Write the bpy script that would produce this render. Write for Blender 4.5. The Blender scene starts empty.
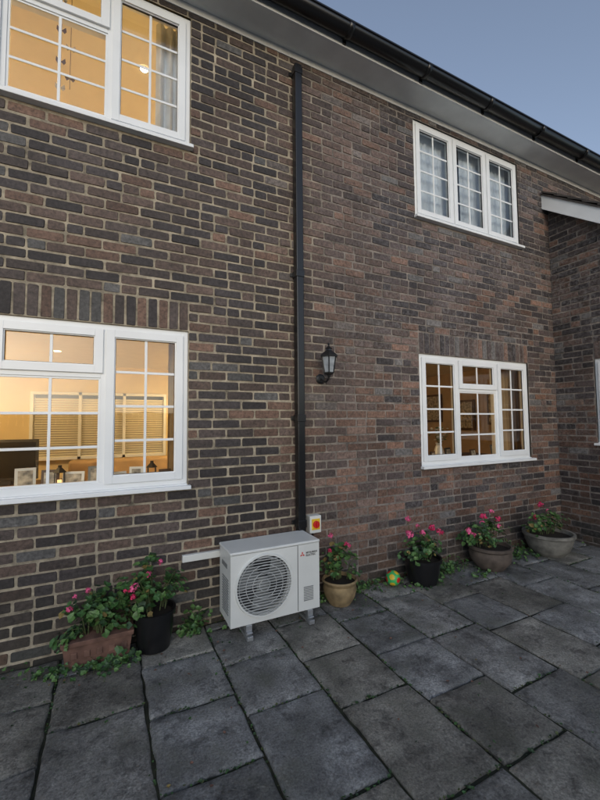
import bpy, bmesh, math, random
from mathutils import Vector, Matrix, noise
random.seed(7)
rad=math.radians
sc=bpy.context.scene
sc.view_settings.view_transform='Standard'
try: sc.view_settings.look='None'
except Exception: pass
sc.view_settings.exposure=0
COL=sc.collection

# ------------------------------------------------------------ materials
def newmat(name):
    m=bpy.data.materials.new(name); m.use_nodes=True
    nt=m.node_tree; return m,nt,nt.nodes['Principled BSDF']
def N(nt,t,**k):
    n=nt.nodes.new(t)
    for a,v in k.items(): setattr(n,a,v)
    return n
def mat(name,col,rough=.6,metal=0,var=.15,scale=8,bump=0,bscale=60,spec=.5):
    m,nt,b=newmat(name); L=nt.links
    tc=N(nt,'ShaderNodeTexCoord')
    nz=N(nt,'ShaderNodeTexNoise'); nz.inputs['Scale'].default_value=scale; nz.inputs['Detail'].default_value=6
    L.new(tc.outputs['Object'],nz.inputs['Vector'])
    rp=N(nt,'ShaderNodeValToRGB')
    rp.color_ramp.elements[0].position=.3; rp.color_ramp.elements[1].position=.7
    rp.color_ramp.elements[0].color=(*[c*(1-var) for c in col],1)
    rp.color_ramp.elements[1].color=(*[min(1,c*(1+var)) for c in col],1)
    L.new(nz.outputs[0],rp.inputs[0]); L.new(rp.outputs[0],b.inputs['Base Color'])
    b.inputs['Roughness'].default_value=rough; b.inputs['Metallic'].default_value=metal
    b.inputs['Specular IOR Level'].default_value=spec
    if bump:
        n2=N(nt,'ShaderNodeTexNoise'); n2.inputs['Scale'].default_value=bscale; n2.inputs['Detail'].default_value=4
        L.new(tc.outputs['Object'],n2.inputs['Vector'])
        bp=N(nt,'ShaderNodeBump'); bp.inputs['Strength'].default_value=bump; bp.inputs['Distance'].default_value=.003
        L.new(n2.outputs[0],bp.inputs['Height']); L.new(bp.outputs[0],b.inputs['Normal'])
    return m
def emis(name,col,s):
    m,nt,b=newmat(name); b.inputs['Base Color'].default_value=(*col,1)
    b.inputs['Emission Color'].default_value=(*col,1); b.inputs['Emission Strength'].default_value=s; return m

def brick_mat():
    m,nt,b=newmat('brick'); L=nt.links
    at=N(nt,'ShaderNodeAttribute',attribute_name='bc'); tc=N(nt,'ShaderNodeTexCoord')
    n1=N(nt,'ShaderNodeTexNoise'); n1.inputs['Scale'].default_value=38; n1.inputs['Detail'].default_value=7; n1.inputs['Roughness'].default_value=.7
    L.new(tc.outputs['Object'],n1.inputs['Vector'])
    r1=N(nt,'ShaderNodeMapRange'); r1.inputs[1].default_value=.3; r1.inputs[2].default_value=.7; r1.inputs[3].default_value=.35; r1.inputs[4].default_value=1.7
    L.new(n1.outputs[0],r1.inputs[0])
    ng=N(nt,'ShaderNodeTexNoise'); ng.inputs['Scale'].default_value=1.7; ng.inputs['Detail'].default_value=7; ng.inputs['Roughness'].default_value=.65
    L.new(tc.outputs['Object'],ng.inputs['Vector'])
    rg=N(nt,'ShaderNodeMapRange'); rg.inputs[1].default_value=.35; rg.inputs[2].default_value=.6; rg.inputs[3].default_value=.66; rg.inputs[4].default_value=1.12
    L.new(ng.outputs[0],rg.inputs[0])
    mg=N(nt,'ShaderNodeMath',operation='MULTIPLY'); L.new(r1.outputs[0],mg.inputs[0]); L.new(rg.outputs[0],mg.inputs[1])
    mx=N(nt,'ShaderNodeVectorMath',operation='SCALE'); L.new(at.outputs['Color'],mx.inputs[0]); L.new(mg.outputs[0],mx.inputs['Scale'])
    n2=N(nt,'ShaderNodeTexNoise'); n2.inputs['Scale'].default_value=1.1; n2.inputs['Detail'].default_value=3; L.new(tc.outputs['Object'],n2.inputs['Vector'])
    n3=N(nt,'ShaderNodeTexNoise'); n3.inputs['Scale'].default_value=24; n3.inputs['Detail'].default_value=8; n3.inputs['Roughness'].default_value=.75; L.new(tc.outputs['Object'],n3.inputs['Vector'])
    sx=N(nt,'ShaderNodeSeparateXYZ'); L.new(tc.outputs['Object'],sx.inputs[0])
    rx=N(nt,'ShaderNodeMapRange'); rx.inputs[1].default_value=1.3; rx.inputs[2].default_value=2.6; rx.inputs[3].default_value=.08; rx.inputs[4].default_value=.6; L.new(sx.outputs['X'],rx.inputs[0])
    r2=N(nt,'ShaderNodeMapRange'); r2.inputs[1].default_value=.36; r2.inputs[2].default_value=.62; L.new(n2.outputs[0],r2.inputs[0])
    r3=N(nt,'ShaderNodeMapRange'); r3.inputs[1].default_value=.46; r3.inputs[2].default_value=.70; L.new(n3.outputs[0],r3.inputs[0])
    a=N(nt,'ShaderNodeMath',operation='MULTIPLY'); L.new(r2.outputs[0],a.inputs[0]); L.new(r3.outputs[0],a.inputs[1])
    a2=N(nt,'ShaderNodeMath',operation='MULTIPLY'); L.new(a.outputs[0],a2.inputs[0]); L.new(rx.outputs[0],a2.inputs[1])
    mc=N(nt,'ShaderNodeMixRGB'); L.new(a2.outputs[0],mc.inputs[0]); L.new(mx.outputs[0],mc.inputs[1]); mc.inputs[2].default_value=(.30,.29,.29,1)
    rz=N(nt,'ShaderNodeMapRange'); rz.inputs[1].default_value=.0; rz.inputs[2].default_value=.55; rz.inputs[3].default_value=.85; rz.inputs[4].default_value=0; L.new(sx.outputs['Z'],rz.inputs[0])
    dz=N(nt,'ShaderNodeMath',operation='MULTIPLY'); L.new(rz.outputs[0],dz.inputs[0]); L.new(n1.outputs[0],dz.inputs[1])
    md=N(nt,'ShaderNodeMixRGB'); L.new(dz.outputs[0],md.inputs[0]); L.new(mc.outputs[0],md.inputs[1]); md.inputs[2].default_value=(.035,.038,.026,1)
    L.new(md.outputs[0],b.inputs['Base Color'])
    b.inputs['Roughness'].default_value=.62; b.inputs['Specular IOR Level'].default_value=.4
    bp=N(nt,'ShaderNodeBump'); bp.inputs['Strength'].default_value=.9; bp.inputs['Distance'].default_value=.005
    L.new(n1.outputs[0],bp.inputs['Height']); L.new(bp.outputs[0],b.inputs['Normal'])
    return m
def slab_mat():
    m,nt,b=newmat('riven_paving'); L=nt.links
    at=N(nt,'ShaderNodeAttribute',attribute_name='bc'); tc=N(nt,'ShaderNodeTexCoord')
    def nz(s,d=6,r=.6):
        n=N(nt,'ShaderNodeTexNoise'); n.inputs['Scale'].default_value=s; n.inputs['Detail'].default_value=d; n.inputs['Roughness'].default_value=r
        L.new(tc.outputs['Object'],n.inputs['Vector']); return n
    def mr(n,a,b_,c,d):
        r=N(nt,'ShaderNodeMapRange'); r.inputs[1].default_value=a; r.inputs[2].default_value=b_; r.inputs[3].default_value=c; r.inputs[4].default_value=d
        L.new(n.outputs[0],r.inputs[0]); return r
    n1=nz(9,10,.8); n2=nz(2.6,6,.65); n3=nz(95,4,.7); n4=nz(4.5,8,.7); n5=nz(30,5,.7)
    m1=N(nt,'ShaderNodeMath',operation='MULTIPLY'); L.new(mr(n1,.34,.66,.25,1.85).outputs[0],m1.inputs[0]); L.new(mr(n2,.35,.65,.55,1.4).outputs[0],m1.inputs[1])
    m2=N(nt,'ShaderNodeMath',operation='MULTIPLY'); L.new(m1.outputs[0],m2.inputs[0]); L.new(mr(n3,.3,.7,.45,1.55).outputs[0],m2.inputs[1])
    mx=N(nt,'ShaderNodeVectorMath',operation='SCALE'); L.new(at.outputs['Color'],mx.inputs[0]); L.new(m2.outputs[0],mx.inputs['Scale'])
    mm=N(nt,'ShaderNodeMixRGB'); L.new(mr(n4,.48,.66,0,.7).outputs[0],mm.inputs[0]); L.new(mx.outputs[0],mm.inputs[1]); mm.inputs[2].default_value=(.070,.074,.050,1)
    ml=N(nt,'ShaderNodeMixRGB'); L.new(mr(n5,.61,.69,0,.6).outputs[0],ml.inputs[0]); L.new(mm.outputs[0],ml.inputs[1]); ml.inputs[2].default_value=(.36,.36,.33,1)
    L.new(ml.outputs[0],b.inputs['Base Color'])
    L.new(mr(n1,.3,.7,.34,.72).outputs[0],b.inputs['Roughness'])
    bp=N(nt,'ShaderNodeBump'); bp.inputs['Strength'].default_value=1; bp.inputs['Distance'].default_value=.022
    L.new(n1.outputs[0],bp.inputs['Height'])
    bp2=N(nt,'ShaderNodeBump'); bp2.inputs['Strength'].default_value=.6; bp2.inputs['Distance'].default_value=.003
    L.new(n3.outputs[0],bp2.inputs['Height']); L.new(bp.outputs[0],bp2.inputs['Normal']); L.new(bp2.outputs[0],b.inputs['Normal'])
    return m
def glass_mat():
    m=bpy.data.materials.new('window_glass'); m.use_nodes=True; nt=m.node_tree; nt.nodes.clear(); L=nt.links
    o=N(nt,'ShaderNodeOutputMaterial'); mx=N(nt,'ShaderNodeMixShader'); t=N(nt,'ShaderNodeBsdfTransparent'); g=N(nt,'ShaderNodeBsdfGlossy')
    g.inputs['Roughness'].default_value=.01; t.inputs[0].default_value=(.92,.95,.95,1)
    fr=N(nt,'ShaderNodeFresnel'); fr.inputs[0].default_value=1.8
    nz=N(nt,'ShaderNodeTexNoise'); nz.inputs['Scale'].default_value=3; tc=N(nt,'ShaderNodeTexCoord'); L.new(tc.outputs['Object'],nz.inputs['Vector'])
    bp=N(nt,'ShaderNodeBump'); bp.inputs['Strength'].default_value=.1; bp.inputs['Distance'].default_value=.01; L.new(nz.outputs[0],bp.inputs['Height']); L.new(bp.outputs[0],g.inputs['Normal'])
    L.new(fr.outputs[0],mx.inputs[0]); L.new(t.outputs[0],mx.inputs[1]); L.new(g.outputs[0],mx.inputs[2]); L.new(mx.outputs[0],o.inputs[0]); return m

M_brick=brick_mat(); M_slab=slab_mat(); M_glass=glass_mat()
def mortar_mat():
    m,nt,b=newmat('mortar'); L=nt.links
    tc=N(nt,'ShaderNodeTexCoord'); sx=N(nt,'ShaderNodeSeparateXYZ'); L.new(tc.outputs['Object'],sx.inputs[0])
    rx=N(nt,'ShaderNodeMapRange'); rx.inputs[1].default_value=1.3; rx.inputs[2].default_value=1.9; L.new(sx.outputs['X'],rx.inputs[0])
    mc=N(nt,'ShaderNodeMixRGB'); L.new(rx.outputs[0],mc.inputs[0]); mc.inputs[1].default_value=(.37,.32,.24,1); mc.inputs[2].default_value=(.235,.205,.18,1)
    n1=N(nt,'ShaderNodeTexNoise'); n1.inputs['Scale'].default_value=5; n1.inputs['Detail'].default_value=10; n1.inputs['Roughness'].default_value=.78; L.new(tc.outputs['Object'],n1.inputs['Vector'])
    r1=N(nt,'ShaderNodeMapRange'); r1.inputs[1].default_value=.34; r1.inputs[2].default_value=.64; r1.inputs[3].default_value=.25; r1.inputs[4].default_value=1.3; L.new(n1.outputs[0],r1.inputs[0])
    sc_=N(nt,'ShaderNodeVectorMath',operation='SCALE'); L.new(mc.outputs[0],sc_.inputs[0]); L.new(r1.outputs[0],sc_.inputs['Scale']); L.new(sc_.outputs[0],b.inputs['Base Color'])
    b.inputs['Roughness'].default_value=.95
    n2=N(nt,'ShaderNodeTexNoise'); n2.inputs['Scale'].default_value=150; L.new(tc.outputs['Object'],n2.inputs['Vector'])
    bp=N(nt,'ShaderNodeBump'); bp.inputs['Strength'].default_value=.6; bp.inputs['Distance'].default_value=.003; L.new(n2.outputs[0],bp.inputs['Height']); L.new(bp.outputs[0],b.inputs['Normal'])
    return m
M_mortar=mortar_mat()
M_white=mat('white_upvc',(.78,.80,.81),.35,var=.05,scale=3)
M_soffit=mat('painted_soffit',(.82,.84,.84),.5,var=.10,scale=3)
M_black=mat('black_plastic',(.009,.009,.010),.28,var=.1)
M_tile=mat('roof_tile',(.07,.06,.055),.8,var=.4,scale=6,bump=.5,bscale=40)
M_joint=mat('mossy_joint',(.020,.023,.013),.95,var=.6,scale=18,bump=.8,bscale=90)
M_ground=mat('ground_soil',(.06,.06,.045),.95,var=.4,scale=1)
M_cream=mat('cream_wall',(.82,.68,.42),.8,var=.08,scale=2)
M_ceil=mat('ceiling_paint',(.84,.78,.62),.8,var=.03)
M_carpet=mat('carpet',(.25,.18,.12),.95)
M_wood=mat('dark_wood',(.09,.045,.02),.45,var=.3)
M_curt=mat('curtain_fabric',(.35,.25,.14),.9,var=.15)
M_net_sky=mat('net_curtain_sky_tint',(.68,.74,.83),.9,var=.15,scale=4)  # net fabric tinted blue, sky reflection of the panes put into its colour
M_blind=mat('blind_slat',(.85,.80,.66),.6,var=.03)
M_acw=mat('ac_white_paint',(.68,.69,.66),.38,var=.06,scale=4)
M_acd=mat('ac_dark',(.03,.03,.033),.5)
M_acg=mat('ac_fan_grey',(.20,.21,.21),.5)
M_wire=mat('ac_guard_wire',(.46,.47,.46),.4)
M_alu=mat('galvanised_foot',(.45,.46,.47),.4,metal=.7)
M_red=mat('red_plastic',(.6,.02,.015),.4)
M_yel=mat('yellow_plastic',(.75,.5,.03),.4)
M_text=mat('logo_grey',(.12,.12,.12),.5)
M_terra=mat('terracotta',(.16,.085,.062),.85,var=.4,scale=14,bump=.4)
M_sand=mat('buff_clay',(.27,.195,.10),.8,var=.4,scale=12,bump=.4)
M_brown=mat('brown_clay',(.11,.085,.068),.8,var=.35,scale=12,bump=.4)
M_stone=mat('pale_stone_pot',(.19,.18,.155),.85,var=.4,scale=12,bump=.5)
M_soil=mat('potting_soil',(.02,.015,.01),.95)
M_leafs=[mat('leaf_a',(.045,.115,.03),.5,var=.3,scale=30),mat('leaf_b',(.085,.17,.045),.5,var=.3,scale=30),mat('leaf_c',(.025,.06,.02),.55,var=.3,scale=30),mat('leaf_dry',(.22,.16,.05),.7,var=.3,scale=30)]
M_stem=mat('stem',(.07,.09,.03),.7)
M_pink=mat('pink_petal',(.80,.12,.28),.5,var=.25,scale=60); M_pink2=mat('deep_pink_petal',(.62,.03,.12),.5,var=.25,scale=60)
M_green=mat('ball_green',(.06,.45,.12),.4)
M_fence=mat('fence_board',(.10,.07,.045),.85,var=.3,scale=10,bump=.4)

# ------------------------------------------------------------ mesh builder
class MB:
    def __init__(s): s.v=[]; s.f=[]; s.m=[]; s.mats=[]; s.c=None
    def mi(s,m):
        if m not in s.mats: s.mats.append(m)
        return s.mats.index(m)
    def add(s,vs,fs,m):
        b=len(s.v); s.v+= [tuple(v) for v in vs]; i=s.mi(m)
        for f in fs: s.f.append([b+k for k in f]); s.m.append(i)
    def box(s,x0,x1,y0,y1,z0,z1,m,M=None):
        vs=[Vector(p) for p in((x0,y0,z0),(x1,y0,z0),(x1,y1,z0),(x0,y1,z0),(x0,y0,z1),(x1,y0,z1),(x1,y1,z1),(x0,y1,z1))]
        if M: vs=[M@v for v in vs]
        s.add(vs,[(0,3,2,1),(4,5,6,7),(0,1,5,4),(1,2,6,5),(2,3,7,6),(3,0,4,7)],m)
    def lathe(s,prof,m,c=(0,0,0),n=28,M=None,capb=False,capt=False,wob=0):
        vs=[]
        for r,z in prof:
            for i in range(n):
                a=2*math.pi*i/n; w=1+wob*math.sin(a*3+z*9)
                v=Vector((r*w*math.cos(a),r*w*math.sin(a),z))
                if M: v=M@v
                vs.append(v+Vector(c))
        fs=[]
        for j in range(len(prof)-1):
            for i in range(n):
                k=(i+1)%n; fs.append((j*n+i,j*n+k,(j+1)*n+k,(j+1)*n+i))
        if capb: fs.append(tuple(range(n))[::-1])
        if capt: fs.append(tuple((len(prof)-1)*n+i for i in range(n)))
        s.add(vs,fs,m)
    def tube(s,p,q,r0,r1,m,n=6):
        p=Vector(p);q=Vector(q); d=(q-p)
        if d.length<1e-6: return
        R=d.to_track_quat('Z','Y').to_matrix().to_4x4()
        s.lathe([(r0,0),(r1,d.length)],m,c=p,n=n,M=R,capb=True,capt=True)
    def torus(s,c,R,r,m,n=48,k=6):
        vs=[];fs=[]
        for i in range(n):
            a=2*math.pi*i/n
            for j in range(k):
                b=2*math.pi*j/k
                vs.append(Vector(((R+r*math.cos(b))*math.cos(a),r*math.sin(b),(R+r*math.cos(b))*math.sin(a)))+Vector(c))
        for i in range(n):
            for j in range(k):
                i2=(i+1)%n;j2=(j+1)%k
                fs.append((i*k+j,i*k+j2,i2*k+j2,i2*k+j))
        s.add(vs,fs,m)
    def obj(s,name,parent=None,smooth=False,bevel=0,loc=None):
        me=bpy.data.meshes.new(name); me.from_pydata(s.v,[],s.f)
        for m in s.mats: me.materials.append(m)
        me.polygons.foreach_set('material_index',s.m)
        if smooth: me.polygons.foreach_set('use_smooth',[True]*len(s.f))
        if s.c:
            a=me.color_attributes.new('bc','FLOAT_COLOR','POINT')
            fl=[]
            for c in s.c: fl+=[c[0],c[1],c[2],1]
            a.data.foreach_set('color',fl)
        me.update()
        o=bpy.data.objects.new(name,me); COL.objects.link(o)
        if parent: o.parent=parent
        if bevel:
            md=o.modifiers.new('bevel','BEVEL'); md.width=bevel; md.segments=3; md.limit_method='ANGLE'; md.angle_limit=rad(40)
            me.polygons.foreach_set('use_smooth',[True]*len(s.f))
            md.harden_normals=True
        if smooth and not bevel:
            bm=bmesh.new(); bm.from_mesh(me)
            for e in bm.edges:
                if len(e.link_faces)==2 and e.calc_face_angle(0)>rad(38): e.smooth=False
            bm.to_mesh(me); bm.free()
        return o
def empty(name,parent=None):
    e=bpy.data.objects.new(name,None); COL.objects.link(e)
    if parent: e.parent=parent
    return e
house=empty('brick_house')

# ------------------------------------------------------------ brickwork
def lerp(a,b,t): return tuple(a[i]+(b[i]-a[i])*t for i in range(3))
def bcol_main(u,z):
    r=random.random()
    right = u>1.62
    if not right:
        if r<.34: c=(.040,.033,.033)
        elif r<.62: c=(.062,.047,.042)
        elif r<.85: c=(.090,.061,.049)
        elif r<.94: c=(.130,.077,.055)
        else: c=(.085,.082,.080)
    else:
        if r<.28: c=(.050,.041,.042)
        elif r<.56: c=(.084,.063,.059)
        elif r<.82: c=(.120,.082,.069)
        elif r<.94: c=(.165,.097,.071)
        else: c=(.13,.121,.117)
        if z<1.8 and random.random()<.4: c=lerp(c,(.20,.10,.06),.5)
    k=random.uniform(.68,1.3)
    if 1.2<u<2.4: c=lerp(c,(.165,.108,.08),.28)
    g=noise.noise(Vector((u*.8,z*.8,3)))*.25+1
    return tuple(x*k*g for x in c)
def brickwork(name,fmap,u0,u1,z0,z1,openings,soldiers,colf,topf=None,parent=None):
    mb=MB(); mb.c=[]
    def one(a,b,c,d,col):
        j=lambda s=.0016: random.uniform(-s,s)
        ch=.007; ins=.0035
        def ring(a,b,c,d,k,dep,jj):
            pts=[(a+k,c),(b-k,c),(b,c+k),(b,d-k),(b-k,d),(a+k,d),(a,d-k),(a,c+k)]
            return [fmap(p[0]+j(jj),p[1]+j(jj),dep+(j(.0006))) for p in pts]
        push=random.uniform(-.0025,.0028)
        R1=ring(a,b,c,d,ch*.6,.012,.0024); R2=ring(a+ins,b-ins,c+ins,d-ins,ch,push,.0028)
        fs=[tuple(range(8,16))]
        for i in range(8):
            k=(i+1)%8; fs.append((i,k,8+k,8+i))
        mb.add(R1+R2,fs,M_brick)
        for q in range(16): mb.c.append(col)
    nz=int(math.ceil((z1-z0)/.075))
    for k in range(nz):
        wz=random.uniform(-.0018,.0018)
        c=z0+k*.075+.0055+wz; d=c+.064; zc=(c+d)/2
        off=(.1125 if k%2 else 0)+random.uniform(-.014,.014)
        u=u0-.225+off
        ops=[o for o in openings if o[2]<zc<o[3]]+[s for s in soldiers if s[2]<zc<s[3]]
        while u<u1:
            a=u+.0055+random.uniform(-.003,.003); b=u+.2195+random.uniform(-.003,.003)
            if random.random()<.13 : segs=[(a,a+.1025),(a+.1125,b)]
            else: segs=[(a,b)]
            for a_,b_ in segs:
                parts=[(max(a_,u0),min(b_,u1))]
                for o in ops:
                    np_=[]
                    for p in parts:
                        if p[1]<=o[0] or p[0]>=o[1]: np_.append(p); continue
                        if p[0]<o[0]: np_.append((p[0],o[0]-.004))
                        if p[1]>o[1]: np_.append((o[1]+.004,p[1]))
                    parts=np_
                for p in parts:
                    if p[1]-p[0]<.025: continue
                    if topf and zc>topf((p[0]+p[1])/2)-.02: continue
                    one(p[0],p[1],c,min(d,z1),colf((p[0]+p[1])/2,zc))
            u+=.225
    for s in soldiers:
        n=int(round((s[1]-s[0])/.075)); w=(s[1]-s[0])/n
        for i in range(n):
            one(s[0]+i*w+.005,s[0]+(i+1)*w-.005,s[2]+.005,s[3]-.005,colf(s[0]+i*w,s[2]))
    return mb.obj(name,parent)
def sheet(name,fmap,u0,u1,z0,z1,openings,dep,m,parent,topf=None):
    us=sorted({u0,u1}|{x for o in openings for x in o[:2] if u0<x<u1}); zs=sorted({z0,z1}|{x for o in openings for x in o[2:4] if z0<x<z1})
    mb=MB()
    for i in range(len(us)-1):
        for j in range(len(zs)-1):
            a,b,c,d=us[i],us[i+1],zs[j],zs[j+1]; um,zm=(a+b)/2,(c+d)/2
            if any(o[0]<um<o[1] and o[2]<zm<o[3] for o in openings): continue
            ta,tb=(d,d)
            if topf: ta=max(c,min(d,topf(a))); tb=max(c,min(d,topf(b)))
            if ta<=c and tb<=c: continue
            mb.add([fmap(a,c,dep),fmap(b,c,dep),fmap(b,tb,dep),fmap(a,ta,dep)],[(0,1,2,3)],m)
    return mb.obj(name,parent)

W_LL=(-1.244,.536,1.008,2.20); W_LR=(2.87,4.65,1.008,2.20)
W_UL=(-1.244,.536,3.64,4.75); W_UR=(2.87,4.60,3.64,4.75)
wins=[W_LL,W_LR,W_UL,W_UR]
sold=[(-1.31,.536,2.20,2.425),(2.87,4.65,2.20,2.425)]
fm=lambda u,z,d:(u,d,z)
brickwork('wall_brickwork',fm,-4,8.4,-.05,4.9,wins,sold,bcol_main,parent=house)
sheet('wall_mortar',fm,-4,8.4,-.1,4.95,wins,.0055,M_mortar,house)
XW=5.2
vslope=.78
fw=lambda u,z,d:(XW+d,-u,z)
W_W=(.455,1.55,1.19,2.22)
topw=lambda u:4.36-vslope*u
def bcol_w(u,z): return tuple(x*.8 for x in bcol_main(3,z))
brickwork('wing_brickwork',fw,0,2.5,-.05,4.5,[W_W],[(.455,1.55,2.22,2.435)],bcol_w,topf=topw,parent=house)
sheet('wing_mortar',fw,0,2.5,-.1,4.5,[W_W],.0065,M_mortar,house,topf=topw)
ff=lambda u,z,d:(u,-2.5+d,z)
brickwork('wing_front_brickwork',ff,5.2,8.4,-.05,2.4,[],[],bcol_w,parent=house)
sheet('wing_front_mortar',ff,5.2,8.4,-.1,2.45,[],.0065,M_mortar,house)

# eaves, gutter, roof
mb=MB(); mb.box(-4,8.4,-.24,.1,4.86,4.875,M_soffit)
mb.box(-4,8.4,-.262,-.24,4.845,5.0,M_white)
mb.box(-4,8.4,-.006,.01,4.80,4.858,M_soffit)
mb.obj('soffit_and_fascia',house)
mb=MB()
n=14; prof=[(-.335+.07*math.cos(a),4.935+.065*math.sin(a)) for a in [math.pi+math.pi*i/n for i in range(n+1)]]
vs=[];fs=[]
for x in(-4,8.4):
    for y,z in prof: vs.append((x,y,z))
for i in range(n): fs.append((i,i+1,n+2+i,n+1+i))
mb.add(vs,fs,M_black)
mb.box(-4,8.4,-.412,-.400,4.935,4.948,M_black)
x=-3.6
while x<8.3:
    vs=[];fs=[]
    for xx in(x,x+.05):
        for y,z in prof: vs.append((xx,-.335+(y+.335)*1.08,4.935+(z-4.935)*1.08))
    for i in range(n): fs.append((i,i+1,n+2+i,n+1+i))
    mb.add(vs,fs,M_black); mb.box(x+.01,x+.04,-.275,-.255,4.86,4.96,M_black); x+=.9
g=mb.obj('gutter',house,smooth=True); sm=g.modifiers.new('s','SOLIDIFY'); sm.thickness=.004
mb=MB()
for k in range(26):
    y0=-.33+k*.2; z0=4.985+k*.13
    mb.box(-4.2,8.6,0,.26,0,.018,M_tile,M=Matrix.Translation((0,y0,z0))@Matrix.Rotation(math.atan2(.13,.2)-.06,4,'X'))
mb.obj('roof',house)
ang=math.atan(vslope); mb=MB(); Lr=3.6
Mv=Matrix.Translation((0,.0,4.47))@Matrix.Rotation(ang,4,'X')
mb.box(5.075,5.1,-Lr,0,-.15,.0,M_white,Mv)
mb.box(5.1,5.21,-Lr,0,-.145,-.13,M_soffit,Mv)
mb.obj('verge_board',house)
mb=MB()
for k in range(19):
    mb.box(5.05,8.5,-.2*(k+1)-.04,-.2*k,.012,.03,M_tile,Mv@Matrix.Translation((0,-.2*k,.0))@Matrix.Rotation(-.07,4,'X')@Matrix.Translation((0,.2*k,.012)))
mb.box(5.06,8.5,-Lr,0,.0,.02,M_tile,Mv)
mb.obj('wing_roof',house)

# ------------------------------------------------------------ windows
def ubox(mb,fmap,u0,u1,d0,d1,z0,z1,m):
    P=[fmap(u,z,d) for (u,z,d) in((u0,z0,d0),(u1,z0,d0),(u1,z0,d1),(u0,z0,d1),(u0,z1,d0),(u1,z1,d0),(u1,z1,d1),(u0,z1,d1))]
    mb.add(P,[(0,3,2,1),(4,5,6,7),(0,1,5,4),(1,2,6,5),(2,3,7,6),(3,0,4,7)],m)
def ring(mb,fm,a,b,c,d,w,d0,d1,m):
    ubox(mb,fm,a,a+w,d0,d1,c,d,m); ubox(mb,fm,b-w,b,d0,d1,c,d,m)
    ubox(mb,fm,a+w,b-w,d0,d1,c,c+w,m); ubox(mb,fm,a+w,b-w,d0,d1,d-w,d,m)
def pane(fr,gl,fm,a,b,c,d,nx,ny,sash,dep):
    if sash:
        ring(fr,fm,a-.012,b+.012,c-.012,d+.012,.052,dep-.018,dep+.04,M_white); k=.04
        ring(fr,fm,a+.04-.001,b-.04+.001,c+.04-.001,d-.04+.001,.008,dep-.006,dep+.02,M_white)
        ring(fr,fm,a+.0465,b-.0465,c+.0465,d-.0465,.003,dep-.001,dep+.013,M_acd)
    else:
        ring(fr,fm,a,b,c,d,.014,dep+.008,dep+.03,M_white); k=.014
    a+=k;b-=k;c+=k;d-=k; gd=dep+.014
    gl.add([fm(a,c,gd),fm(b,c,gd),fm(b,d,gd),fm(a,d,gd)],[(0,1,2,3)],M_glass)
    t=.009
    for i in range(1,nx):
        x=a+(b-a)*i/nx; ubox(fr,fm,x-t,x+t,gd-.009,gd-.002,c,d,M_white)
    for i in range(1,ny):
        z=c+(d-c)*i/ny; ubox(fr,fm,a,b,gd-.0085,gd-.0025,z-t,z+t,M_white)
def window(name,W,fm,kind):
    x0,x1,z0,z1=W; e=empty(name,house); fr=MB(); gl=MB(); sill=.035; zb=z0+sill
    dep=.022
    ring(fr,fm,x0,x1,zb,z1,.05,dep,dep+.07,M_white)
    w=x1-x0
    if kind=='A':
        m1,m2=x0+.57,x1-.57
        for m in(m1,m2): ubox(fr,fm,m-.022,m+.022,dep,dep+.07,zb+.05,z1-.05,M_white)
        pane(fr,gl,fm,x0+.05,m1-.022,zb+.05,z1-.05,2,4,True,dep)
        pane(fr,gl,fm,m2+.022,x1-.05,zb+.05,z1-.05,2,4,True,dep)
        zt=z1-.36
        ubox(fr,fm,m1+.022,m2-.022,dep,dep+.07,zt-.022,zt+.022,M_white)
        pane(fr,gl,fm,m1+.022,m2-.022,zt+.022,z1-.05,2,1,True,dep)
        pane(fr,gl,fm,m1+.022,m2-.022,zb+.05,zt-.022,2,3,False,dep)
    else:
        n=3 if kind=='B' else 2
        xs=[x0+.028+(w-.056)*i/n for i in range(n+1)]
        for i in range(1,n): ubox(fr,fm,xs[i]-.022,xs[i]+.022,dep,dep+.07,zb+.05,z1-.05,M_white)
        for i in range(n): pane(fr,gl,fm,xs[i]+.022,xs[i+1]-.022,zb+.05,z1-.05,2,4,True,dep)
    s=MB()
    ubox(s,fm,x0-.02,x1+.02,-.05,.0,z0,z0+.028,M_white); ubox(s,fm,x0,x1,.0,.1,z0,zb,M_white)
    s.obj('sill',e,bevel=.004)
    fr.obj('frame',e,bevel=.0025); gl.obj('glass',e)
    return e
window('window',W_LL,fm,'A'); window('window.001',W_LR,fm,'A'); window('window.002',W_UL,fm,'A'); window('window.003',W_UR,fm,'B')
window('window.004',W_W,fw,'C')

# ------------------------------------------------------------ rooms
def room(name,x0,x1,d,z0,z1,W,wallm,ceilm):
    mb=MB(); y0=.105
    mb.add([(x0,y0,z0),(x1,y0,z0),(x1,d,z0),(x0,d,z0)],[(0,1,2,3)],M_carpet)
    mb.add([(x0,y0,z1),(x1,y0,z1),(x1,d,z1),(x0,d,z1)],[(3,2,1,0)],ceilm)
    mb.add([(x0,y0,z0),(x0,d,z0),(x0,d,z1),(x0,y0,z1)],[(0,1,2,3)],wallm)
    mb.add([(x1,y0,z0),(x1,d,z0),(x1,d,z1),(x1,y0,z1)],[(3,2,1,0)],wallm)
    mb.add([(x0,d,z0),(x1,d,z0),(x1,d,z1),(x0,d,z1)],[(0,1,2,3)],wallm)
    mb.obj(name,house)
    sheet(name+'_front',fm,x0,x1,z0,z1,[W],y0,wallm,house)
    b=MB(); b.box(W[0]-.02,W[1]+.02,.095,.25,W[2]-.0,W[2]+.033,M_white); b.obj(name+'_sill',house)
M_dim=mat('room_wall_tan',(.46,.32,.18),.8,var=.2,scale=3)
M_grey=mat('room_wall_grey',(.35,.36,.38),.8,var=.1)
room('lounge',-2.4,1.35,4.0,.2,2.42,W_LL,M_cream,M_ceil)
room('dining_room',2.0,6.0,3.6,.2,2.42,W_LR,M_dim,M_ceil)
room('bedroom',-2.4,1.35,3.5,2.7,4.98,W_UL,M_cream,M_ceil)
room('back_bedroom',2.0,6.0,3.5,2.7,4.98,W_UR,M_grey,M_grey)

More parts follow.
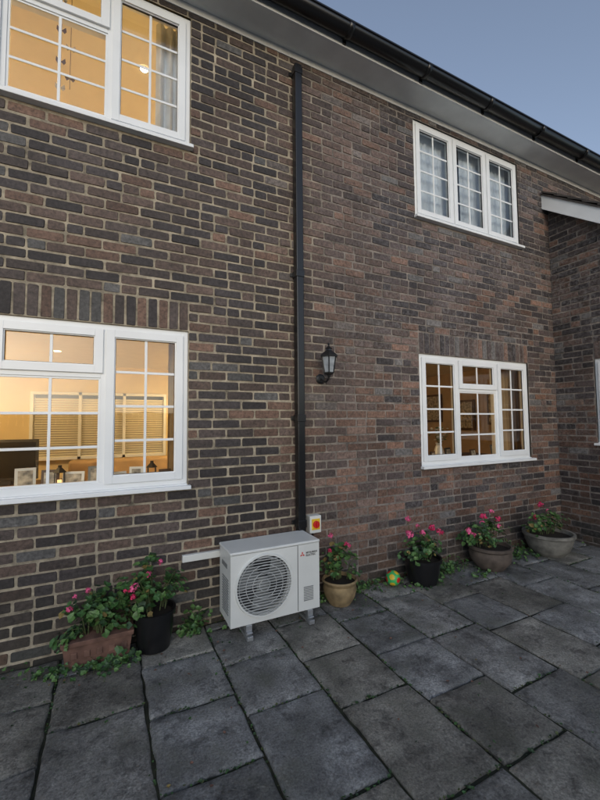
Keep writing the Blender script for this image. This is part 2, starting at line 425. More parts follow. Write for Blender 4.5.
def lamp(name,loc,power,col,rad_=.08,parent=None):
    l=bpy.data.lights.new(name,'POINT'); l.energy=power; l.color=col; l.shadow_soft_size=rad_
    o=bpy.data.objects.new(name,l); o.location=loc; COL.objects.link(o)
    if parent: o.parent=parent
    return o
WARM=(1,.71,.36)
def pendant(x,y,zc,power,drop=.35,col=WARM):
    e=empty('pendant_lamp'); mb=MB()
    mb.tube((x,y,zc),(x,y,zc-drop),.004,.004,M_black); mb.lathe([(.05,0),(.05,-.02)],M_white,c=(x,y,zc),capt=True)
    mb.lathe([(.07,0),(.13,-.16)],M_blind,c=(x,y,zc-drop),n=24); mb.obj('shade',e,smooth=True)
    lamp('bulb_light',(x,y,zc-drop-.20),power,col,.05,e)
def curtain(name,x0,x1,y,z0,z1,m,amp=.025,wl=.07,parent=None):
    mb=MB(); n=max(8,int((x1-x0)/.008)); vs=[];fs=[]
    rows=8; ph=random.random()*6
    for j in range(rows+1):
        z=z0+(z1-z0)*j/rows
        for i in range(n+1):
            x=x0+(x1-x0)*i/n
            yy=y+amp*math.sin(2*math.pi*x/wl+ph+.5*math.sin(x*31+z))+.4*amp*math.sin(x*17+z*3)
            vs.append((x,yy,z))
    for j in range(rows):
        for i in range(n): fs.append((j*(n+1)+i,j*(n+1)+i+1,(j+1)*(n+1)+i+1,(j+1)*(n+1)+i))
    mb.add(vs,fs,m); return mb.obj(name,parent,smooth=True)
def table_lamp(x,y,z,power,s=1.0,col=WARM,M_sh=None):
    e=empty('table_lamp'); mb=MB()
    mb.lathe([(.0,0),(.07*s,0),(.07*s,.015),(.02*s,.04),(.045*s,.12*s),(.05*s,.17*s),(.012,.24*s),(.01,.30*s)],M_wood,c=(x,y,z),n=20)
    mb.lathe([(.13*s,.26*s),(.09*s,.46*s)],M_sh,c=(x,y,z),n=24); mb.obj('lamp_body',e,smooth=True)
    lamp('bulb_light',(x,y,z+.36*s),power,col,.03,e)
M_shade=emis('lit_lampshade',(1,.66,.30),2.2)
M_spot=emis('downlight_lens',(1,.85,.6),14)
def downlights(pts,zc):
    e=empty('ceiling_downlights'); mb=MB()
    for x,y in pts:
        mb.lathe([(.0,-.004),(.036,-.004)],M_spot,c=(x,y,zc),n=20); mb.lathe([(.036,-.005),(.05,-.006)],M_white,c=(x,y,zc),n=20)
    mb.obj('fittings',e)
# lounge
pendant(-1.75,1.6,2.42,68,.35)
pendant(1.15,2.9,2.42,22,.35)  # second pendant, added to brighten the blinds at the back
table_lamp(-1.62,3.2,1.0,8,1,M_sh=M_shade)
downlights([(-.6,1.3),(.5,1.3),(-.6,2.7)],2.42)
bl=empty('venetian_blind'); mb=MB()
for (a,b) in((-1.0,-.42),(-.38,.20),(.24,.82)):
    z=1.02
    while z<1.92:
        mb.box(a,b,0,.035,-.001,.001,M_blind,M=Matrix.Translation((0,3.85,z))@Matrix.Rotation(rad(-58),4,'X')); z+=.036
mb.obj('slats',bl)
mb=MB()
for x in(-1.04,-.42,.20,.82): mb.box(x,x+.04,3.80,3.99,.96,1.98,M_white)
mb.box(-1.0,.82,3.80,3.99,.96,1.0,M_white); mb.box(-1.0,.82,3.80,3.99,1.94,1.98,M_white); mb.box(-1.0,.86,3.985,3.995,.98,1.96,M_acd)
mb.obj('back_window_frame',bl)
tv=empty('television'); mb=MB(); mb.box(-1.55,-.75,2.55,2.6,.85,1.32,M_acd); mb.box(-1.52,-.78,2.545,2.55,.88,1.29,M_black); mb.box(-1.3,-1.0,2.5,2.68,.80,.85,M_acd); mb.obj('screen',tv,bevel=.006)
mb=MB(); mb.box(-1.9,-.5,2.4,2.85,.72,.80,M_wood); mb.box(-1.85,-.55,2.45,2.8,.2,.72,M_wood); mb.obj('sideboard',None,bevel=.006)
sofa=empty('sofa'); mb=MB(); mb.box(-.5,1.2,2.7,3.5,.2,.62,M_dim); mb.box(-.5,1.2,3.3,3.55,.62,.98,M_dim); mb.box(-.55,-.35,2.7,3.5,.62,.78,M_dim); mb.box(1.05,1.25,2.7,3.5,.62,.78,M_dim); mb.obj('upholstery',sofa,bevel=.05)
M_photo=mat('photo_print',(.40,.36,.30),.4,var=.8,scale=22)
def pframe(x,y,z,w,h,fmx,ry=0):
    mb=MB(); M=Matrix.Translation((x,y,z))@Matrix.Rotation(ry,4,'Z')@Matrix.Rotation(-.15,4,'X')
    mb.box(-w/2,w/2,-.006,.006,0,h,fmx,M); mb.box(-w/2+.018,w/2-.018,-.009,-.006,.018,h-.018,M_photo,M); mb.box(-w/2+.02,w/2-.02,.006,.009,.02,h-.02,M_photo,M)
    mb.box(-.01,.01,.006,.09,0,.008,fmx,M)
    mb.obj('picture_frame',None,bevel=.002)
for x,w,h,mm in((-.50,.12,.16,M_white),(-.36,.11,.14,M_wood),(-.22,.14,.12,M_white),(-.085,.09,.15,M_acg),(.07,.12,.10,M_white),(.19,.10,.13,M_white),(.40,.09,.10,M_wood)):
    pframe(x,.19,W_LL[2]+.034,w,h,mm,random.uniform(-.3,.3))
def candle(x,y,z):
    e=empty('candle_lantern'); mb=MB()
    mb.box(x-.03,x+.03,y-.03,y+.03,z,z+.012,M_acd)
    for a in(-.027,.027):
        for b in(-.027,.027): mb.box(x+a-.003,x+a+.003,y+b-.003,y+b+.003,z,z+.12,M_acd)
    mb.lathe([(.042,.12),(.012,.155),(.012,.17)],M_acd,c=(x,y,z),n=4,capt=True,capb=True)
    mb.obj('case',e); m2=MB(); m2.lathe([(.014,.012),(.014,.07)],M_flame,c=(x,y,z),n=12,capt=True); m2.obj('candle',e)
M_flame=emis('candle_wax_lit',(1,.6,.25),1.5)
candle(-.30,.17,W_LL[2]+.034); candle(-.01,.2,W_LL[2]+.034); candle(.30,.17,W_LL[2]+.034)
curtain('lounge_curtain',.43,.68,.30,.3,2.3,M_curt); curtain('lounge_curtain.001',-1.4,-1.1,.30,.3,2.3,M_curt)
# bedroom
pendant(1.0,2.0,4.98,95,.55,(1,.76,.42))
table_lamp(-1.9,1.5,3.5,20,1,(1,.74,.38),M_shade)
downlights([(.25,.9)],4.98)
curtain('bedroom_curtain',.30,.66,.24,2.9,4.85,M_net_sky,parent=None)
mo=MB()
M_mob=mat('mobile_dark',(.12,.07,.05),.7)
for x,l0 in((-.36,4.75),(-.30,4.75)):
    mo.tube((x,.16,4.85),(x,.16,3.95),.002,.002,M_mob)
for i,z in enumerate((4.62,4.50,4.38,4.26,4.14,4.03,3.94)):
    x=-.36+(.06 if i%2 else 0); 
    for s in(-1,1):
        mo.add([(x,.16,z),(x+s*.028,.15,z+.024),(x+s*.032,.16,z),(x+s*.02,.155,z-.024)],[(0,1,2,3)],M_mob if i%3 else M_photo)
mo.obj('hanging_mobile')
curtain('net_curtain_sky_tint',2.90,3.62,.14,3.6,4.9,M_net_sky,.006,.06); curtain('net_curtain_sky_tint.001',3.70,4.62,.14,3.6,4.9,M_net_sky,.006,.06)
# dining room
pendant(2.5,2.2,2.42,42,.3)
mb=MB(); mb.box(2.9,5.6,.75,1.7,.90,.95,M_wood)
for x in(3.0,5.5):
    for y in(.8,1.62): mb.box(x-.03,x+.03,y-.03,y+.03,.2,.90,M_wood)
mb.obj('dining_table',bevel=.006)
curtain('dining_curtain',2.72,3.08,.26,.3,2.3,M_dim); curtain('dining_curtain.001',4.36,4.8,.26,.3,2.3,M_dim)
for x,w,h,mm in((3.22,.10,.12,M_wood),(3.45,.13,.15,M_acd),(3.6,.12,.18,M_white),(3.85,.14,.12,M_wood),(4.2,.10,.16,M_acg)): pframe(x,.18,W_LR[2]+.034,w,h,mm,.3)
mb=MB()
for (y,z,w_) in((.7,1.55,.2),(1.35,1.7,.26),(2.1,1.6,.22),(2.9,1.75,.25)):
    mb.box(5.96,5.985,y-w_,y+w_,z-.28,z+.28,M_wood); mb.box(5.95,5.96,y-w_+.04,y+w_-.04,z-.24,z+.24,M_photo)
mb.box(5.5,5.95,.3,1.2,.2,1.1,M_wood)
mb.box(4.4,5.2,3.3,3.58,.2,2.1,M_wood)
for z in(1.15,1.4,1.65,1.9): mb.box(4.45,5.15,3.25,3.3,z,z+.15,M_photo)
mb.obj('dresser_and_pictures')
M_vase=mat('white_vase',(.7,.7,.68),.3)
e=empty('vase_of_flowers'); mb=MB(); mb.lathe([(.05,0),(.075,.08),(.05,.17),(.035,.2),(.045,.23)],M_vase,c=(4.25,1.1,.95),n=20,capb=True)
for i in range(60):
    a=random.random()*6.28; q=random.random()*.13
    mb.lathe([(.0,.0),(.022,.012),(.0,.02)],M_vase if i%3 else M_leafs[1],c=(4.25+q*math.cos(a),1.1+q*math.sin(a),1.28+random.uniform(-.07,.12)),n=6)
    if i%4==0: mb.tube((4.25,1.1,1.15),(4.25+q*math.cos(a),1.1+q*math.sin(a),1.28),.002,.002,M_stem,4)
mb.obj('vase',e)
M_lamp2=emis('wall_light_shade',(1,.72,.38),3.0)
e=empty('interior_lamp'); mb=MB()
mb.lathe([(.03,0),(.055,.12)],M_lamp2,c=(4.1,2.9,1.72),n=20,capb=True); mb.tube((4.1,2.9,1.72),(4.1,2.9,.96),.008,.012,M_acd); mb.lathe([(.08,0),(.07,.02),(.01,.03)],M_acd,c=(4.1,2.9,.94),n=20); mb.box(3.9,4.3,2.7,3.1,.2,.94,M_wood); mb.obj('fitting',e)
room_w=MB(); room_w.box(5.45,5.5,-1.8,-.2,.3,2.6,M_grey); room_w.obj('wing_interior_partition',house)

# ------------------------------------------------------------ drainpipe
dp=empty('drainpipe'); mb=MB(); px=1.458
mb.box(px-.034,px+.034,-.085,-.017,.10,4.69,M_black); mb.obj('pipe',dp,bevel=.008)
mb=MB()
for z in(4.60,2.75,1.5,.62):
    mb.box(px-.039,px+.039,-.090,-.008,z,z+.06,M_black); mb.box(px-.06,px+.06,-.012,.006,z+.015,z+.05,M_black)
mb.obj('clips',dp,bevel=.004)

# ------------------------------------------------------------ wall lantern
wl=empty('wall_lantern'); mb=MB(); lx,ly=1.69,-.155
M_lant=mat('lantern_black',(.012,.012,.013),.4)
mb.lathe([(.045,.0),(.045,.008),(.03,.02)],M_lant,c=(lx,.002,1.88),n=20,M=Matrix.Rotation(rad(90),4,'X'),capt=True,capb=True)
pts=[(lx,-.015,1.88),(lx,-.06,1.85),(lx,-.11,1.845),(lx,-.145,1.87),(lx,ly,1.91)]
for i in range(4): mb.tube(pts[i],pts[i+1],.009,.009,M_lant,8)
mb.lathe([(.012,-.03),(.018,-.01),(.045,0),(.048,.012)],M_lant,c=(lx,ly,1.91),n=6,capb=True,capt=True)
for i in range(6):
    a=math.pi*2*i/6
    mb.tube((lx+.045*math.cos(a),ly+.045*math.sin(a),1.92),(lx+.068*math.cos(a),ly+.068*math.sin(a),2.06),.0055,.0055,M_lant,5)
mb.lathe([(.080,0),(.082,.012),(.05,.04),(.028,.055),(.026,.07),(.034,.074),(.012,.09),(.006,.10),(.010,.11),(.004,.125)],M_lant,c=(lx,ly,2.055),n=6,capb=True,capt=True)
mb.obj('frame',wl)
M_lg=mat('frosted_lantern_glass',(.30,.33,.36),.15,var=.3,scale=20)
m2=MB(); m2.lathe([(.041,0),(.063,.133)],M_lg,c=(lx,ly,1.922),n=6); m2.obj('glass_panels',wl)

# ------------------------------------------------------------ AC unit
ac=empty('air_conditioning_unit')
ax0,ax1,ay0,ay1,az0,az1=.765,1.46,-.36,-.07,.095,.60
mb=MB(); mb.box(ax0,ax1,ay0+.065,ay1,az0,az1-.012,M_acw); 
mb.obj('cabinet',ac,bevel=.006)
mb=MB(); mb.box(ax0,ax0+.008,ay0+.002,ay0+.07,az0,az1-.02,M_acw); mb.box(ax1-.008,ax1,ay0+.002,ay0+.07,az0,az1-.02,M_acw); mb.box(ax0+.008,ax1-.008,ay0+.002,ay0+.07,az0,az0+.006,M_acw); mb.obj('front_casing',ac)
mb=MB(); mb.box(ax0-.006,ax1+.006,ay0-.004,ay1+.006,az1-.022,az1,M_acw); mb.obj('lid',ac,bevel=.01)
cx,cz,Rf=1.012,.345,.205
mb=MB(); n=64; vs=[];fs=[]
fx0,fx1,fz0,fz1=ax0+.001,1.275,az0+.002,az1-.022
def sq(a):
    dx,dz=math.cos(a),math.sin(a); t=1e9
    if dx>1e-6: t=min(t,(fx1-cx)/dx)
    if dx<-1e-6: t=min(t,(fx0-cx)/dx)
    if dz>1e-6: t=min(t,(fz1-cz)/dz)
    if dz<-1e-6: t=min(t,(fz0-cz)/dz)
    return cx+dx*t,cz+dz*t
angs=[2*math.pi*i/n for i in range(n)]+[math.atan2(z-cz,x-cx)%(2*math.pi) for x in(fx0,fx1) for z in(fz0,fz1)]
angs=sorted(angs); n=len(angs)
for a in angs:
    X,Z=sq(a); c,s_=math.cos(a),math.sin(a)
    vs+=[(X,ay0,Z),(cx+c*(Rf+.016),ay0,cz+s_*(Rf+.016)),(cx+c*(Rf+.010),ay0-.014,cz+s_*(Rf+.010)),(cx+c*Rf,ay0-.014,cz+s_*Rf),(cx+c*(Rf-.004),ay0+.055,cz+s_*(Rf-.004))]
for i in range(n):
    k=(i+1)%n
    for j in range(4): fs.append((i*5+j,i*5+j+1,k*5+j+1,k*5+j))
mb.add(vs,fs,M_acw)
mb.box(1.281,ax1-.001,ay0,ay0+.012,fz0,fz1,M_acw)
mb.obj('front_panel',ac,smooth=True)
mb=MB(); mb.lathe([(.0,0),(Rf,0)],M_acd,c=(cx,ay0+.052,cz),n=48,M=Matrix.Rotation(rad(90),4,'X')); mb.box(1.274,1.282,ay0+.003,ay0+.012,fz0,fz1,M_acd); mb.obj('fan_well',ac)
mb=MB()
for b in range(3):
    a0=2*math.pi*b/3+.4; vs=[];fs=[]
    for i in range(9):
        for j in range(5):
            r=.05+(Rf-.07)*j/4; a=a0+1.3*(i/8-.5)*(1-.1*j/4)+.25*j/4
            vs.append((cx+r*math.cos(a),ay0+.045-.025*i/8,cz+r*math.sin(a)))
    for i in range(8):
        for j in range(4): fs.append((i*5+j,i*5+j+1,(i+1)*5+j+1,(i+1)*5+j))
    mb.add(vs,fs,M_acg)
mb.lathe([(.055,0),(.055,.03),(.045,.036),(0,.037)],M_acg,c=(cx,ay0+.045,cz),n=28,M=Matrix.Rotation(rad(90),4,'X'))
mb.obj('fan',ac,smooth=True)
mb=MB()
for i in range(21):
    z=cz-Rf+ (i+.5)*2*Rf/21; h=math.sqrt(max(0,Rf*Rf-(z-cz)**2))
    mb.box(cx-h,cx+h,ay0-.012,ay0-.005,z-.0022,z+.0022,M_wire)
for i in range(4): mb.torus((cx,ay0-.009,cz),.04+i*.05,.0025,M_wire,n=56,k=4)
mb.obj('fan_guard',ac,smooth=True)
mb=MB()
for i in range(9): mb.box(1.325,1.405,ay0-.003,ay0+.001,.165+i*.012,.171+i*.012,M_acg)
for i in range(14): mb.box(ax0-.004,ax0+.001,ay0+.05,ay1-.09,.16+i*.018,.166+i*.018,M_acg)
mb.box(ax0-.004,ax0+.001,ay0+.08,ay1-.08,.47,.50,M_acg)
mb.obj('vent_slots',ac)
mb=MB()
def rhomb(x,z,s,a):
    c=[]
    for k,l in((0,0),(-30,s),(0,s*1.732),(30,s)): 
        t=rad(k+a+90); c.append((x+l*math.cos(t),ay0-.0015,z+l*math.sin(t)))
    return c
for a in(0,120,240): mb.add(rhomb(1.315,.507,.0125,a),[(0,1,2,3)],M_red)
mb.obj('badge',ac)
def text(body,x,z,size):
    cu=bpy.data.curves.new('label','FONT'); cu.body=body; cu.size=size; cu.extrude=.0004; cu.offset=.0006
    o=bpy.data.objects.new('label',cu); COL.objects.link(o); o.location=(x,ay0-.0015,z); o.rotation_euler=(rad(90),0,0); cu.materials.append(M_text); o.parent=ac
text('MITSUBISHI',1.345,.509,.019); text('ELECTRIC',1.345,.490,.019)
mb=MB()
for x in(.895,1.375):
    mb.box(x-.02,x+.02,ay0-.03,ay1+.02,.045,.052,M_alu); mb.box(x-.02,x+.02,ay0-.03,ay1+.02,.0,.018,M_acg)
    for y in(ay0+.02,ay1-.03): mb.box(x-.018,x+.018,y-.02,y+.02,.018,.045,M_alu); mb.box(x-.022,x+.022,y-.03,y+.03,.052,.0945,M_alu)
    mb.box(x-.022,x+.022,ay0-.035,ay0+.0,.0,.03,M_alu)
mb.obj('feet',ac,bevel=.003)
mb=MB()
for k,(dz,r) in enumerate(((.0,.016),(.04,.013))):
    P=[(1.44,-.2,.30+dz),(1.50,-.18,.31+dz),(1.50,-.07,.36+dz),(1.47,-.05,.5+dz),(1.458,-.05,.62)]
    for i in range(4): mb.tube(P[i],P[i+1],r,r,M_black,8)
mb.obj('pipework',ac,smooth=True)
mb=MB(); mb.box(.50,.80,-.030,.004,.475,.525,M_acw); mb.obj('cable_trunking',bevel=.004)
iso=empty('isolator_switch'); mb=MB(); mb.box(1.535,1.645,-.07,.004,.555,.70,M_acw); mb.obj('enclosure',iso,bevel=.006)
mb=MB(); mb.box(1.552,1.628,-.076,-.07,.585,.675,M_yel); mb.lathe([(.03,0),(.03,.012),(.02,.014)],M_red,c=(1.59,-.076,.63),n=20,M=Matrix.Rotation(rad(90),4,'X'),capt=True)
mb.box(1.583,1.597,-.102,-.078,.605,.655,M_red); mb.obj('rotary_switch',iso)
mb=MB(); mb.tube((1.59,-.02,.555),(1.57,-.02,.42),.009,.009,M_black,8); mb.tube((1.57,-.02,.42),(1.45,-.1,.33),.009,.009,M_black,8); mb.obj('cable',iso)

# ------------------------------------------------------------ pots & plants
def leaf(mb,p,nrm,r,m):
    n=Vector(nrm).normalized(); q=n.to_track_quat('Z','Y'); k=8; vs=[Vector((0,0,-.2*r))]
    ph=random.random()*6.28
    for i in range(k):
        a=2*math.pi*i/k+ph; rr=r*(1+.14*math.sin(a*4+ph)+random.uniform(-.1,.1)) * (.55 if i==0 else 1)
        vs.append(Vector((rr*math.cos(a),rr*math.sin(a),random.uniform(-.12,.2)*r)))
    vs=[q@v+Vector(p) for v in vs]
    mb.add(vs,[(0,i+1,(i+1)%k+1) for i in range(k)],m)
def flower(mb,p,r):
    m=random.choice((M_pink,M_pink,M_pink2))
    for i in range(38):
        d=Vector((random.gauss(0,1),random.gauss(0,1),random.gauss(.3,.9))).normalized()
        c=Vector(p)+d*r*random.uniform(.5,1.1)
        q=(d+Vector((random.uniform(-.5,.5),random.uniform(-.5,.5),random.uniform(-.5,.5)))).to_track_quat('Z','Y'); s=r*random.uniform(.22,.4)
        vs=[q@Vector((s*math.cos(t),s*math.sin(t),0))+c for t in(0,1.26,2.5,3.77,5.0)]
        mb.add(vs,[(0,1,2,3,4)],m)
def foliage(parent,c,rx,ry,z0,z1,nl,fl,lr=.022,clumps=16,droop=0):
    mb=MB(); base=Vector((c[0],c[1],z0)); tips=[]
    for i in range(clumps):
        a=random.random()*6.28; q=math.sqrt(random.random())
        h=(z1-z0)*(1-.5*q*q)*random.uniform(.35,1.15)
        t=Vector((c[0]+rx*q*math.cos(a),min(c[1]+ry*q*math.sin(a)*.95,-.02),z0+h-droop*q*q))
        tips.append(t); mid=base.lerp(t,.5)+Vector((random.uniform(-.02,.02),random.uniform(-.02,.02),.02))
        b0=base+Vector(((t.x-c[0])*.45,(t.y-c[1])*.45,-.01))
        mb.tube(b0,mid,.0035,.003,M_stem,5); mb.tube(mid,t,.003,.002,M_stem,5)
    for i in range(nl):
        t=random.choice(tips); k=random.random()
        p=t+Vector((random.gauss(0,.033),random.gauss(0,.028),random.gauss(-.012,.03)))
        if random.random()<.25: p=base.lerp(t,random.uniform(.4,1))+Vector((random.gauss(0,.03),random.gauss(0,.02),0))
        p.y=min(p.y,-.015); p.z=max(p.z,.012)
        nrm=(p-base)*.8+Vector((random.uniform(-.15,.15),random.uniform(-.2,.05),.10+random.uniform(0,.12)))
        m=M_leafs[random.choices((0,1,2,3),(5,4,3,.6))[0]]
        leaf(mb,p,nrm,lr*random.uniform(.5,1.3),m)
    for (x,y,z,r) in fl:
        t=min(tips,key=lambda t:(t-Vector((x,y,z))).length)
        mb.tube(t,(x,y,z),.002,.002,M_stem,5); flower(mb,(x,y,z),r)
    return mb.obj('foliage',parent)
def pot(name,prof,c,m,wob=0):
    e=empty(name); mb=MB(); mb.lathe(prof,m,c=(c[0],c[1],0),n=36,capb=True,wob=wob); 
    r,z=prof[-1]; mb.lathe([(0.001,z-.0),(r*1.0,z-.0)],M_soil,c=(c[0],c[1],0),n=24)
    mb.obj('pot',e,smooth=True); return e
def rimprof(rb,rt,h,rim=.03,t=.012):
    return [(rb,0),(rb+(rt-rb)*.5,h*.45),(rt-.012,h-rim),(rt,h-rim+.002),(rt+.002,h),(rt-t,h),(rt-t-.003,h-.035)]
e=empty('geranium_trough'); mb=MB()
x0,x1,y0,y1=-.235,.165,-.20,-.03
def trap(a,b,c_,d,ta,z0,z1,m):
    vs=[(a+ta,c_+ta,z0),(b-ta,c_+ta,z0),(b-ta,d-ta,z0),(a+ta,d-ta,z0),(a,c_,z1),(b,c_,z1),(b,d,z1),(a,d,z1)]
    mb.add(vs,[(0,3,2,1),(4,5,6,7),(0,1,5,4),(1,2,6,5),(2,3,7,6),(3,0,4,7)],m)
trap(x0+.005,x1-.005,y0+.005,y1-.005,.018,0.0,.135,M_terra); trap(x0-.006,x1+.006,y0-.006,y1,.003,.135,.165,M_terra)
for i in range(5): mb.box(x0+.05+i*.07,x0+.085+i*.07,y0+.004,y0+.012,.06,.10,M_terra)
mb.obj('trough',e,bevel=.005)
foliage(e,(-.04,-.12),.22,.11,.17,.42,400,[(-.20,-.15,.35,.02),(-.10,-.13,.44,.018),(.13,-.16,.41,.024),(-.17,-.15,.42,.014)],clumps=32,droop=.06)
e=pot('potted_geranium',rimprof(.10,.135,.25),(.30,-.15),M_black)
foliage(e,(.29,-.15),.18,.12,.25,.57,330,[(.17,-.2,.43,.028),(.16,-.22,.38,.022),(.33,-.18,.56,.018),(.25,-.2,.50,.02)],clumps=24)
e=pot('potted_geranium',[(.09,0),(.125,.06),(.14,.12),(.132,.16),(.142,.175),(.15,.19),(.138,.2),(.132,.17)],(1.745,-.19),M_sand)
foliage(e,(1.76,-.17),.19,.13,.2,.46,190,[(1.69,-.15,.54,.022),(1.80,-.2,.47,.02),(1.84,-.18,.44,.024),(1.66,-.18,.43,.018)],clumps=16)
e=pot('potted_geranium',rimprof(.13,.175,.23),(2.65,-.2),M_black)
foliage(e,(2.68,-.18),.26,.15,.22,.43,210,[(2.50,-.2,.46,.034),(2.53,-.15,.58,.026),(2.66,-.2,.45,.028),(2.78,-.2,.48,.034),(2.87,-.2,.43,.03),(2.95,-.16,.40,.022),(2.60,-.2,.52,.02)],clumps=20)
e=pot('potted_geranium',[(.13,0),(.19,.08),(.205,.15),(.195,.185),(.215,.2),(.215,.225),(.19,.225),(.185,.19)],(3.52,-.25),M_brown)
foliage(e,(3.52,-.22),.29,.17,.22,.44,240,[(3.22,-.25,.40,.034),(3.34,-.2,.33,.03),(3.5,-.2,.50,.034),(3.62,-.2,.54,.024),(3.72,-.2,.45,.034),(3.58,-.3,.42,.028),(3.42,-.25,.46,.025)],clumps=20)
e=pot('potted_geranium',[(.14,0),(.20,.06),(.235,.15),(.245,.2),(.26,.21),(.26,.24),(.235,.24),(.23,.2)],(4.45,-.28),M_stone)
foliage(e,(4.40,-.28),.28,.17,.24,.46,210,[(4.38,-.25,.54,.032),(4.28,-.25,.42,.026),(4.5,-.25,.46,.022)],clumps=18)
fb=empty('football'); bm=bmesh.new(); bmesh.ops.create_icosphere(bm,subdivisions=4,radius=.066)
ico=bmesh.new(); bmesh.ops.create_icosphere(ico,subdivisions=1,radius=1); dirs=[v.co.normalized() for v in ico.verts]; ico.free()
me=bpy.data.meshes.new('ball'); 
for m in(M_green,M_yel,M_red): me.materials.append(m)
for f in bm.faces:
    f.smooth=True; c=f.calc_center_median().normalized(); ds=[c.dot(d) for d in dirs]; i=ds.index(max(ds)); f.material_index=(1+i%2) if max(ds)>.92 else 0
bm.to_mesh(me); bm.free(); o=bpy.data.objects.new('ball_skin',me); COL.objects.link(o); o.location=(2.35,-.14,.068); o.rotation_euler=(.9,.3,2.1); o.parent=fb

mb=MB()
def weed(x,y,w,h,n,lr=.016):
    for i in range(n):
        px_=x+random.gauss(0,w); py_=min(-.012,y+random.gauss(0,w*.5)); z=abs(random.gauss(0,h))+.01
        leaf(mb,(px_,py_,z),(random.uniform(-.5,.5),random.uniform(-.9,.2),.8),lr*random.uniform(.5,1.3),M_leafs[random.choice((0,1,1,2))])
        if i%4==0: mb.tube((px_,py_,0),(px_+.01,py_,z),.0015,.001,M_stem,4)
weed(-.02,-.25,.13,.02,110); weed(.58,-.06,.05,.06,90,.018); weed(.55,-.12,.05,.02,40); weed(-.30,-.2,.07,.03,45); weed(.13,-.24,.05,.015,30)
weed(2.05,-.06,.10,.03,80); weed(1.95,-.08,.04,.05,50); weed(2.9,-.15,.12,.03,110); weed(3.1,-.1,.10,.05,90); weed(2.6,-.3,.08,.01,20)
weed(3.95,-.1,.15,.05,130); weed(3.75,-.2,.08,.04,70); weed(4.1,-.2,.12,.02,60); weed(4.85,-.15,.12,.05,90); weed(1.2,-.03,.2,.01,20); weed(3.3,-.35,.1,.012,40)
weed(-1.0,-.04,.3,.015,60,.01); weed(2.2,-.03,.3,.012,90,.01); weed(3.0,-.03,.4,.015,110,.01); weed(4.6,-.05,.3,.02,80,.012); weed(1.62,-.1,.06,.02,30)
mb.obj('weeds')

# ------------------------------------------------------------ patio
mb=MB(); mb.c=[]
random.seed(21)
colw=.456; gap=.015; joints=[]
def slab(a,b,c,d):
    nx,ny=9,9
    g=random.uniform(.74,1.26); base=random.choice(((.225,.225,.22),(.24,.235,.222),(.205,.208,.208),(.24,.228,.20)))
    col=tuple(x*g for x in base); tx=random.uniform(-.008,.008); ty=random.uniform(-.006,.006); dz=random.uniform(-.003,.003)
    ua=sorted([0,.012,.03]+[i/nx for i in range(1,nx)]+[.97,.988,1]); va=sorted([0,.01,.024]+[i/ny for i in range(1,ny)]+[.976,.99,1])
    sd=random.random()*50; vs=[];fs=[]
    rz=random.uniform(-.006,.006); mx_,my_=(a+b)/2,(c+d)/2
    for v in va:
        for u in ua:
            ed=min(u*(b-a),(1-u)*(b-a),v*(d-c),(1-v)*(d-c))
            x=a+(b-a)*u; y=c+(d-c)*v
            x,y=x-(y-my_)*rz,y+(x-mx_)*rz
            if ed<.001: x+=.010*noise.noise(Vector((x*13,y*13,sd+9))); y+=.010*noise.noise(Vector((x*13,y*13,sd+19)))
            r=-.010 if ed<.001 else (-.004 if ed<.0075 else 0)
            z=.007*noise.noise(Vector((x*5,y*5,sd)))+.004*noise.noise(Vector((x*18,y*18,sd)))+r+dz+tx*(u-.5)+ty*(v-.5)
            vs.append((x,y,z-.003))
    m=len(ua)
    for j in range(len(va)-1):
        for i in range(m-1): fs.append((j*m+i,j*m+i+1,(j+1)*m+i+1,(j+1)*m+i))
    per=[i for i in range(m)]+[j*m+m-1 for j in range(1,len(va))]+[(len(va)-1)*m+i for i in range(m-2,-1,-1)]+[j*m for j in range(len(va)-2,0,-1)]
    s0=len(vs)
    for p in per: vs.append((vs[p][0],vs[p][1],-.03))
    L=len(per)
    for i in range(L): k=(i+1)%L; fs.append((per[i],s0+i,s0+k,per[k]))
    mb.add(vs,fs,M_slab)
    for v in vs: mb.c.append(col)
    joints.append((a,b,c,d))
x=.205-colw*12; ci=0
first=[.30,.12,.42,.22,.36,.10,.28,.44]
while x<9:
    c=-.012; k=0
    while c>-7:
        L=first[ci%8] if k==0 else random.choice((.45,.45,.45,.60))
        if not (x>XW-.1 and c>-2.6): slab(x+gap*.5,x+colw-gap*.5,c-L+gap*.5,c-gap*.5)
        c-=L; k+=1
    x+=colw; ci+=1
mb.obj('patio',None,smooth=True)
mb=MB(); mb.add([(-6,-8,-.018),(9,-8,-.018),(9,.2,-.018),(-6,.2,-.018)],[(0,1,2,3)],M_joint); mb.obj('patio_bedding')
mb=MB(); mb.add([(-400,-400,-.05),(400,-400,-.05),(400,400,-.05),(-400,400,-.05)],[(0,1,2,3)],M_ground); mb.obj('ground')
mb=MB()
for (a,b,c,d) in joints:
    if a>5 or a<-2 or d<-3: continue
    for side in range(2):
        if random.random()<.35: continue
        for i in range(random.randint(6,40)):
            if side: px_=a+random.gauss(0,.006)-.008; py_=random.uniform(c,d)
            else: px_=random.uniform(a,b); py_=d+.008+random.gauss(0,.006)
            leaf(mb,(px_,py_,random.uniform(-.014,-.001)),(random.uniform(-.5,.5),random.uniform(-.5,.5),1),random.uniform(.003,.009),random.choice((M_leafs[2],M_leafs[2],M_leafs[0],M_stem)))
mb.obj('joint_moss')
mb=MB()
for i in range(620):
    x=random.uniform(-2,5.1); y=-abs(random.gauss(0,.25))-.03 if random.random()<.6 else random.uniform(-2.6,-.1)
    leaf(mb,(x,y,.006),(random.uniform(-.3,.3),random.uniform(-.3,.3),1),random.uniform(.003,.010),random.choice((M_leafs[3],M_leafs[2],M_terra,M_leafs[0])))
mb.obj('leaf_litter')
mb=MB(); x=-12
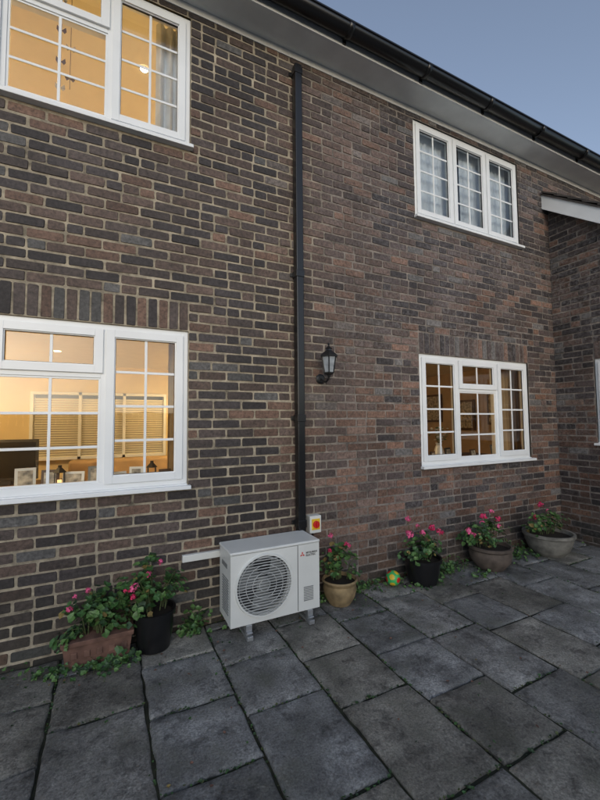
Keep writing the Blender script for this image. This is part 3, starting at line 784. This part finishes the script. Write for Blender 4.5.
while x<14:
    mb.box(x,x+.14,-9.02,-9.0+random.uniform(0,.01),.0,1.8,M_fence); x+=.147
for z in(.3,1.0,1.6): mb.box(-12,14,-8.99,-8.94,z,z+.08,M_fence)
mb.obj('unseen_fence')  # unseen fence added behind the camera, something dark for the glass to reflect

# ------------------------------------------------------------ light
SE,SR=rad(16),rad(200)
w=bpy.data.worlds.new('World'); sc.world=w; w.use_nodes=True; nt=w.node_tree; L=nt.links
bg=nt.nodes['Background']; sk=N(nt,'ShaderNodeTexSky'); sk.sky_type='NISHITA'; sk.sun_disc=False
sk.sun_elevation=SE; sk.sun_rotation=SR; sk.air_density=1.0; sk.dust_density=1.6; sk.ozone_density=3
hs=N(nt,'ShaderNodeHueSaturation'); hs.inputs['Saturation'].default_value=.70; hs.inputs['Value'].default_value=1.38
L.new(sk.outputs[0],hs.inputs['Color']); L.new(hs.outputs[0],bg.inputs['Color']); bg.inputs['Strength'].default_value=.15
sl=bpy.data.lights.new('sun','SUN'); sl.energy=.06; sl.angle=rad(40); sl.color=(1,.98,.95)
so=bpy.data.objects.new('sun',sl); COL.objects.link(so)
d=Vector((math.sin(SR)*math.cos(SE),math.cos(SR)*math.cos(SE),math.sin(SE)))
so.rotation_euler=d.to_track_quat('Z','Y').to_euler()

# ------------------------------------------------------------ camera
cam=bpy.data.cameras.new('camera'); co=bpy.data.objects.new('camera',cam); COL.objects.link(co)
yaw,p,r=rad(26.401),rad(3.235),rad(-.495)
f=Vector((math.sin(yaw)*math.cos(p),math.cos(yaw)*math.cos(p),math.sin(p)))
rt=Vector((math.cos(yaw),-math.sin(yaw),0)); up=rt.cross(f); c,s=math.cos(r),math.sin(r)
R=c*rt+s*up; U=-s*rt+c*up
co.matrix_world=Matrix(((R.x,U.x,-f.x,0),(R.y,U.y,-f.y,-2.9928),(R.z,U.z,-f.z,1.5),(0,0,0,1)))
cam.sensor_fit='HORIZONTAL'; cam.sensor_width=36; cam.lens=36*384.82/600; cam.clip_end=1000; cam.clip_start=.02
sc.camera=co
